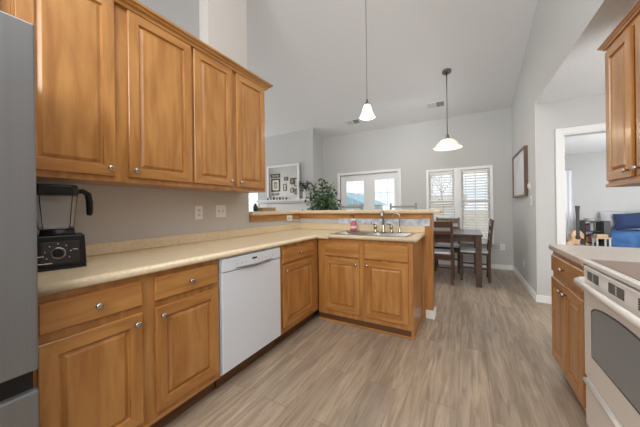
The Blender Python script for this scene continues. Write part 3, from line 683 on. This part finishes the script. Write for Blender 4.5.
MB().lathe([(.212, 0), (.206, .004), (.172, .034), (.140, .085), (.092, .128), (.030, .150)], seg=40, cap=False).build('shade', M['alabaster'], t)
MB().lathe([(.034, .145), (.040, .165), (.018, .180), (.028, .20), (.010, .225)], seg=20).build('socket_cap', M['nickel_dark'], t)
MB().tube([(0, 0, .22), (0, 0, cz(4.65)-2.135-.02)], .007, 8).build('stem', M['nickel_dark'], t)
MB().lathe([(.05, -.03), (.068, -.012), (.070, 0)], seg=24).xf(Matrix.Translation((0, 0, cz(4.65)-2.135)) @ Matrix.Rotation(sl, 4, 'X')).build('canopy', M['nickel_dark'], t)
MB().lathe([(.012, .05), (.028, .075), (.030, .10), (.016, .13)], seg=16).build('bulb', M['alabaster_lit'], t)
for p, e in (((1.008, 2.95, 2.28), 2.5), ((1.76, 4.65, 2.13), 2.5)):
    l = bpy.data.lights.new('bulb_light', 'POINT'); l.energy = e; l.color = (1, .85, .65); l.shadow_soft_size = .04
    o = bpy.data.objects.new('bulb_light', l); C.objects.link(o); o.location = (p[0], p[1], p[2]-.06)

# ------------------------------------------------------------ dining set
t = thing('dining_table', 'dark brown square-legged dining table by the twin window', 'table', (1.745, 4.945, 0))
MB().box(-.475, .475, -.50, .50, .745, .775).build('tabletop', M['espresso'], t, bev=.004)
MB().box(-.42, .42, -.44, -.415, .655, .745).box(-.42, .42, .415, .44, .655, .745).box(-.42, -.395, -.415, .415, .655, .745).box(.395, .42, -.415, .415, .655, .745).build('apron', M['espresso'], t)
for sx in (-1, 1):
    for sy in (-1, 1): x, y = sx*.42, sy*.445; MB().box(x-.04, x+.04, y-.04, y+.04, 0, .745).build('leg', M['espresso'], t, bev=.004)
def chair(name, label, cat, sh=.455, bh=.98, w=.42, dp=.42, wood='cherry', loc=(0, 0, 0), rz=0, group=None, cush=True):
    """front towards +y, back posts at y = 0"""
    t = thing(name, label, cat, loc, rz, group); h = w/2
    MB().box(-h, h, .0, dp, sh-.03, sh).build('seat', M[wood], t, bev=.006)
    if cush: MB().box(-h+.01, h-.01, .03, dp-.005, sh, sh+.028).build('cushion', M['cushion'], t, bev=.012, seg=3)
    for s in (-1, 1):
        x = s*(h-.018)
        MB().box(x-.018, x+.018, dp-.04, dp-.004, 0, sh-.03).build('leg', M[wood], t, bev=.003)
        MB().prism([(.0, 0), (.036, 0), (.036, sh), (-.02, bh), (-.048, bh), (0.0, sh)], x-.018, x+.018, 'x').build('back_post', M[wood], t, bev=.003)
    def yb(z): return -.034*(z-sh)/(bh-sh)+.012
    for z0, z1 in ((bh-.11, bh-.015), (bh-.22, bh-.175), (bh-.34, bh-.295)):
        a = yb(z0); b = yb(z1)
        MB().prism([(a-.008, z0), (a+.010, z0), (b+.010, z1), (b-.008, z1)], -h+.036, h-.036, 'x').build('back_slat', M[wood], t)
    MB().box(-h+.036, h-.036, .008, .03, sh-.09, sh-.03).box(-h+.036, h-.036, dp-.035, dp-.015, sh-.09, sh-.03).build('seat_rail', M[wood], t)
    for s in (-1, 1): x = s*(h-.018); MB().box(x-.009, x+.009, .036, dp-.04, .2, .225).build('stretcher', M[wood], t)
    MB().box(-h+.036, h-.036, dp*.5-.01, dp*.5+.01, .2, .222).build('cross_stretcher', M[wood], t)
    return t
G = 'wooden chairs round the dining table'
chair('dining_chair', 'red-brown ladder-back chair tucked in nearest the peninsula end', 'chair', loc=(1.625, 4.42, 0), group=G)
chair('dining_chair', 'dark brown chair on the right side of the table, seen side-on', 'chair', loc=(2.335, 4.985, 0), rz=PI/2, group=G, wood='espresso')
chair('dining_chair', 'wooden chair at the far side of the table by the window', 'chair', loc=(1.69, 5.66, 0), rz=PI, group=G)
t = thing('table_planter', 'low planter of yellow-green leaves on the dining table', 'planter', (1.66, 4.92, .775))
MB().box(-.13, .13, -.06, .06, 0, .07).build('pot', M['terracotta'], t, bev=.006)
Lf = MB(); rn = random.Random(4)
for _ in range(260):
    x, y = rn.uniform(-.14, .14), rn.uniform(-.065, .065); h = rn.uniform(.07, .15); a = rn.uniform(0, 6.28); dx, dy = math.cos(a)*.012, math.sin(a)*.012; k = len(Lf.v)
    ox, oy = rn.uniform(-.03, .03), rn.uniform(-.03, .03)
    Lf.v += [(x*.9-dx, y*.85-dy, .055), (x*.9+dx, y*.85+dy, .055), (x+ox, y+oy, .055+h)]; Lf.face([k, k+1, k+2])
Lf.build('leaves', M['succulent'], t)

# bar stools beyond the bar, only their backs show
def stool(x, lab):
    t = thing('bar_stool', lab, 'stool', (x, 3.72, 0), PI, 'grey bar stools on the far side of the bar'); h = .185
    MB().box(-h, h, 0, .36, .74, .77).build('seat', M['stoolmetal'], t, bev=.01)
    for s in (-1, 1):
        xx = s*(h-.014)
        MB().box(xx-.013, xx+.013, .33, .356, 0, .74).build('leg', M['stoolmetal'], t)
        MB().box(xx-.013, xx+.013, -.002, .024, 0, 1.25).build('back_post', M['stoolmetal'], t, bev=.003)
        MB().box(xx-.008, xx+.008, .024, .33, .25, .27).build('stretcher', M['stoolmetal'], t)
    MB().box(-h+.027, h-.027, .004, .018, 1.185, 1.212).build('back_rail', M['stoolmetal'], t)
    MB().box(-h+.027, h-.027, .004, .018, 1.02, 1.06).build('back_rail', M['stoolmetal'], t)
    MB().box(-h+.027, h-.027, .335, .35, .25, .27).build('foot_rail', M['stoolmetal'], t)
stool(.47, 'grey bar stool in front of the patio doors, left of the faucet'); stool(1.25, 'grey bar stool right of the patio doors')

# ------------------------------------------------------------ living room corner
t = thing('fireplace_surround', 'white fireplace mantel and surround on the chimney breast', 'fireplace', (-2.09, 5.45, 0))
MB().box(-.86, .90, -.20, -.001, 1.375, 1.425).box(-.82, .86, -.15, -.001, 1.335, 1.375).build('mantel_shelf', M['white'], t, bev=.005)
MB().box(-.80, -.52, -.09, -.001, 0, 1.33).box(.52, .80, -.09, -.001, 0, 1.33).box(-.52, .52, -.08, -.001, .95, 1.33).build('surround', M['white'], t, bev=.004)
MB().box(-.50, .50, -.05, -.002, .0, .93).build('firebox', M['black'], t)
t = thing('wall_mirror', 'white framed mirror leaning on the mantel', 'mirror', (-2.12, 5.40, 1.43))
F = MB(); mw, mh = .515, .90
for r in holed(-mw, mw, 0, mh, [(-mw+.055, mw-.055, .055, mh-.055)]): F.box(r[0], r[1], -.03, .0, r[2], r[3])
F.build('frame', M['white'], t); MB().box(-mw+.055, mw-.055, -.018, -.004, .055, mh-.055).build('mirror_glass', M['mirror'], t)
t = thing('vase', 'slim white vase of dull leaves at the right end of the mantel', 'vase', (-1.42, 5.33, 1.426))
MB().lathe([(.03, 0), (.035, .05), (.022, .2), (.025, .24)]).build('vase_body', M['white'], t)
Lf = MB(); rn = random.Random(9)
for _ in range(90):
    c0 = Vector((rn.gauss(0, .09), rn.gauss(0, .04), .32+rn.gauss(0, .05))); d1 = Vector((rn.uniform(-1, 1), rn.uniform(-1, 1), rn.uniform(-1, 1))).normalized()*.035; d2 = d1.orthogonal().normalized()*.015; k = len(Lf.v)
    Lf.v += [tuple(c0-d1), tuple(c0+d2), tuple(c0+d1), tuple(c0-d2)]; Lf.face([k, k+1, k+2, k+3])
for i in range(6): a = i*1.05; Lf.tube([(0, 0, .2), (.09*math.cos(a), .05*math.sin(a), .34)], .003, 5)
Lf.build('leaves', M['leaf_dark'], t)
for i in range(7):
    c0 = thing('candle', 'short dark candle in the row in front of the mirror', 'candle', (-2.55+i*.1, 5.30, 1.426), 0, 'candles along the mantel')
    MB().lathe([(.022, 0), (.022, .05+.012*(i % 3))], seg=14).build('wax', M['terracotta'] if i % 2 else M['frame_dark'], c0)
    MB().lathe([(.002, .05), (.002, .09)], seg=6).build('wick', M['black'], c0)
# gallery pictures on the wall the mirror looks at
def mir(px_x, px_z): return px_x, px_z
GP = [(-5.98, 2.33, .52, .62, 1), (-5.99, 2.78, .55, .17, 0), (-5.43, 2.20, .18, .32, 1), (-5.02, 2.46, .17, .28, 0), (-4.78, 2.41, .20, .38, 1), (-5.36, 2.60, .22, .16, 0), (-5.02, 2.05, .16, .22, 1), (-4.78, 1.98, .19, .26, 0), (-6.0, 1.89, .42, .08, 0)]
names = ['large dark framed picture on the gallery wall', 'wide thin dark sign above the large gallery picture', 'small framed picture right of the large gallery one', 'upright small gallery frame, upper row', 'tall dark gallery frame at the right end', 'tiny gallery frame near the top', 'small gallery frame, middle of lower row', 'dark gallery frame, low at the right end', 'narrow dark sign under the large gallery picture']
for (x, z, w_, h_, m_), lab in zip(GP, names):
    t = thing('framed_picture', lab, 'picture', (x, .9, z), PI)
    f = min(.07, w_*.22, h_*.22); F = MB()
    for r in holed(-w_/2, w_/2, -h_/2, h_/2, [(-w_/2+f, w_/2-f, -h_/2+f, h_/2-f)]): F.box(r[0], r[1], -.03, 0, r[2], r[3])
    F.build('frame', M['frame_dark'], t)
    MB().box(-w_/2+f, w_/2-f, -.015, -.002, -h_/2+f, h_/2-f).build('mount', M['mat_cream'] if m_ else M['photo'], t)
    if m_: MB().box(-w_/2+f*2, w_/2-f*2, -.0165, -.0152, -h_/2+f*2, h_/2-f*2).build('print', M['photo'], t)
# items on the bar's left arm
t = thing('cardboard_box', 'small tan box on the left arm of the bar', 'box', (-.20, 2.53, 1.164))
MB().box(-.06, .06, -.125, .125, 0, .035).build('box_body', M['tan'], t, bev=.003); MB().box(-.062, .062, -.127, .127, .035, .045).build('lid', M['tan'], t, bev=.002)
t = tag(MB().lathe([(.02, 0), (.028, .02), (.026, .06), (.012, .08), (.015, .095)], cx=0, cy=0).build('bud_vase', M['teal'], loc=(-.20, 2.345, 1.164)), 'little dark teal vase on the bar beside the tan box', 'vase')
# tall leafy plant
t = thing('potted_ficus', 'bushy green ficus in a pot between fireplace and patio doors', 'plant', (-.70, 4.92, 0))
MB().lathe([(.13, 0), (.18, .30), (.19, .34), (.17, .34), (.16, .30)], seg=28).build('pot', M['terracotta'], t)
S = MB(); rn = random.Random(3); tips = []
for i in range(10):
    a = rn.uniform(0, 6.28); r = rn.uniform(.05, .26); top = Vector((r*math.cos(a), r*math.sin(a)*.8, rn.uniform(1.1, 1.72)))
    if i == 0: top = Vector((.02, 0, 1.80))
    S.tube([(0, 0, .3), (top.x*.3, top.y*.3, .8), tuple(top)], [.012, .009, .004], 6); tips.append(top)
S.build('stems', M['stem'], t)
Lf = MB()
for _ in range(1500):
    b = rn.choice(tips); f = rn.uniform(.35, 1.02); p = Vector((b.x*(f**.8), b.y*(f**.8), .3+(b.z-.3)*f))
    sp = .11*(1.1-.5*f) if f > .9 else .13
    p += Vector((rn.gauss(0, sp), rn.gauss(0, sp), rn.gauss(0, .05)))
    d1 = Vector((rn.uniform(-1, 1), rn.uniform(-1, 1), rn.uniform(-1, .3))).normalized()*rn.uniform(.035, .05); d2 = d1.orthogonal().normalized(); d2 = (Matrix.Rotation(rn.uniform(0, 6.28), 3, d1) @ d2)*.021; n_ = d1.cross(d2).normalized()*.006; k = len(Lf.v)
    Lf.v += [tuple(p-d1), tuple(p+d2+n_), tuple(p+d1), tuple(p-d2+n_)]; Lf.face([k, k+1, k+2]); Lf.face([k, k+2, k+3])
Lf.build('foliage', M['leaf'], t)

# ------------------------------------------------------------ bedroom
t = thing('bed', 'bed under a blue blanket beyond the doorway', 'bed', (5.65, 8.14, 0))
MB().box(-1.0, 1.0, -.38, .42, .12, .30).build('bed_frame', M['dark'], t)
for sx in (-.95, .95):
    for sy in (-.33, .37): MB().box(sx-.03, sx+.03, sy-.03, sy+.03, 0, .12).build('leg', M['dark'], t)
MB().box(-1.01, 1.01, -.38, .43, .30, .58).build('mattress', M['greypillow'], t, bev=.04, seg=3)
MB().box(-1.035, 1.035, -.41, .44, .20, .625).build('blanket', M['blue'], t, bev=.08, seg=4)
def pillow(lab, m, loc, rx, ry, w_, h_, rz=0):
    B = MB(); n = 8
    for s in (1, -1):
        k = len(B.v)
        for i in range(n+1):
            for j in range(n+1):
                u, v = i/n*2-1, j/n*2-1; pin = 1-.10*(u*u*v*v)-.06*(abs(u)*(1-abs(v))+abs(v)*(1-abs(u)))*0
                B.v.append((u*w_/2*(1-.06*(1-v*v)*abs(u)), s*.075*((1-u**4)*(1-v**4))**.6, v*h_/2*(1-.06*(1-u*u)*abs(v))))
        for i in range(n):
            for j in range(n): q = [k+i*(n+1)+j, k+(i+1)*(n+1)+j, k+(i+1)*(n+1)+j+1, k+i*(n+1)+j+1]; B.face(q if s < 0 else q[::-1], 0, True)
    o = B.build('pillow', m, loc=loc); o.rotation_euler = (rx, ry, rz); return tag(o, lab, 'pillow')
pillow('navy blue pillow propped up on the bed', M['navy'], (5.19, 8.30, .835), -.3, -.08, .60, .36)
pillow('pale grey pillow leaning behind the navy one', M['greypillow'], (4.93, 8.47, .84), -.12, .0, .42, .40)
# guitar on stand
t = thing('acoustic_guitar', 'acoustic guitar with pale wood top leaning by the bedroom window', 'guitar', (4.13, 7.8, .14)); t.rotation_euler = (-.12, .06, .25)
prof = []
for i in range(48):
    a = 2*PI*i/48; y = math.sin(a); x = math.cos(a); z = .25+.25*y; w_ = .20 if y < 0 else .15
    wst = 1-.22*math.exp(-((z-.31)/.07)**2); prof.append((x*w_*wst*(1.08 if y < -.2 else 1), z))
MB().prism(prof, -.05, .05, 'y').build('body', M['guitar'], t, bev=.006)
MB().lathe([(.05, 0), (.05, .003)], seg=24).xf(Matrix.Translation((0, -.0505, .34)) @ Matrix.Rotation(PI/2, 4, 'X')).build('sound_hole', M['dark'], t)
MB().box(-.028, .028, -.066, -.045, .38, .86).build('neck', M['dark'], t)
MB().prism([(-.03, .86), (.03, .86), (.042, 1.04), (-.042, 1.04)], -.062, -.045, 'y').build('headstock', M['dark'], t)
MB().box(-.07, .07, -.062, -.0505, .15, .18).build('bridge', M['dark'], t)
MB().prism([(.03, .20), (.14, .16), (.13, .30), (.05, .33)], -.053, -.0505, 'y').build('pickguard', M['dark'], t)
# shelf unit
t = thing('side_shelf', 'small dark shelf unit between guitar and bed', 'shelf', (4.45, 8.10, 0))
MB().box(-.14, -.125, -.15, .15, 0, .84).box(.125, .14, -.15, .15, 0, .84).build('side_panel', M['dark'], t)
for z in (.06, .34, .60, .82): MB().box(-.125, .125, -.15, .15, z, z+.018).build('shelf_board', M['dark'], t)
bi = 0
for z, n in ((.6185, 4), (.3585, 5)):
    x = -.115
    for k in range(n):
        w_ = .028+.008*((k*7) % 3); h_ = .13+.02*((k*5) % 4)
        o = MB().box(0, w_, -.1, .06, 0, h_).build('book', M['book%d' % (bi % 5)], loc=(4.46+x, 8.10, z)); tag(o, ('book on the top shelf of the dark unit' if z > .5 else 'book on the lower shelf of the dark unit'), 'book', 'books on the small bedroom shelf'); x += w_+.004; bi += 1
o = MB().box(-.11, .11, -.09, .09, 0, .05).build('storage_case', M['photo'], loc=(4.46, 8.10, .8405)); tag(o, 'flat grey case lying on top of the dark shelf', 'case')
t = thing('side_table', 'low pale-topped stool table right of the shelf', 'table', (4.36, 7.30, 0))
MB().box(-.11, .11, -.12, .12, .52, .545).build('table_top', M['tan'], t)
for sx in (-.09, .09):
    for sy in (-.10, .10): MB().box(sx-.012, sx+.012, sy-.012, sy+.012, 0, .52).build('leg', M['greypillow'], t)
tag(MB().box(-.08, .08, -.06, .06, 0, .055).build('tissue_box', M['tan'], loc=(4.36, 7.30, .5455), bev=.004), 'tan box on the low stool table', 'box')
t = tag(MB().box(-.055, .055, -.07, .07, 0, .86).build('tall_speaker', M['black'], loc=(4.53, 7.62, 0), bev=.008), 'slim black upright speaker between shelf and bed', 'speaker')
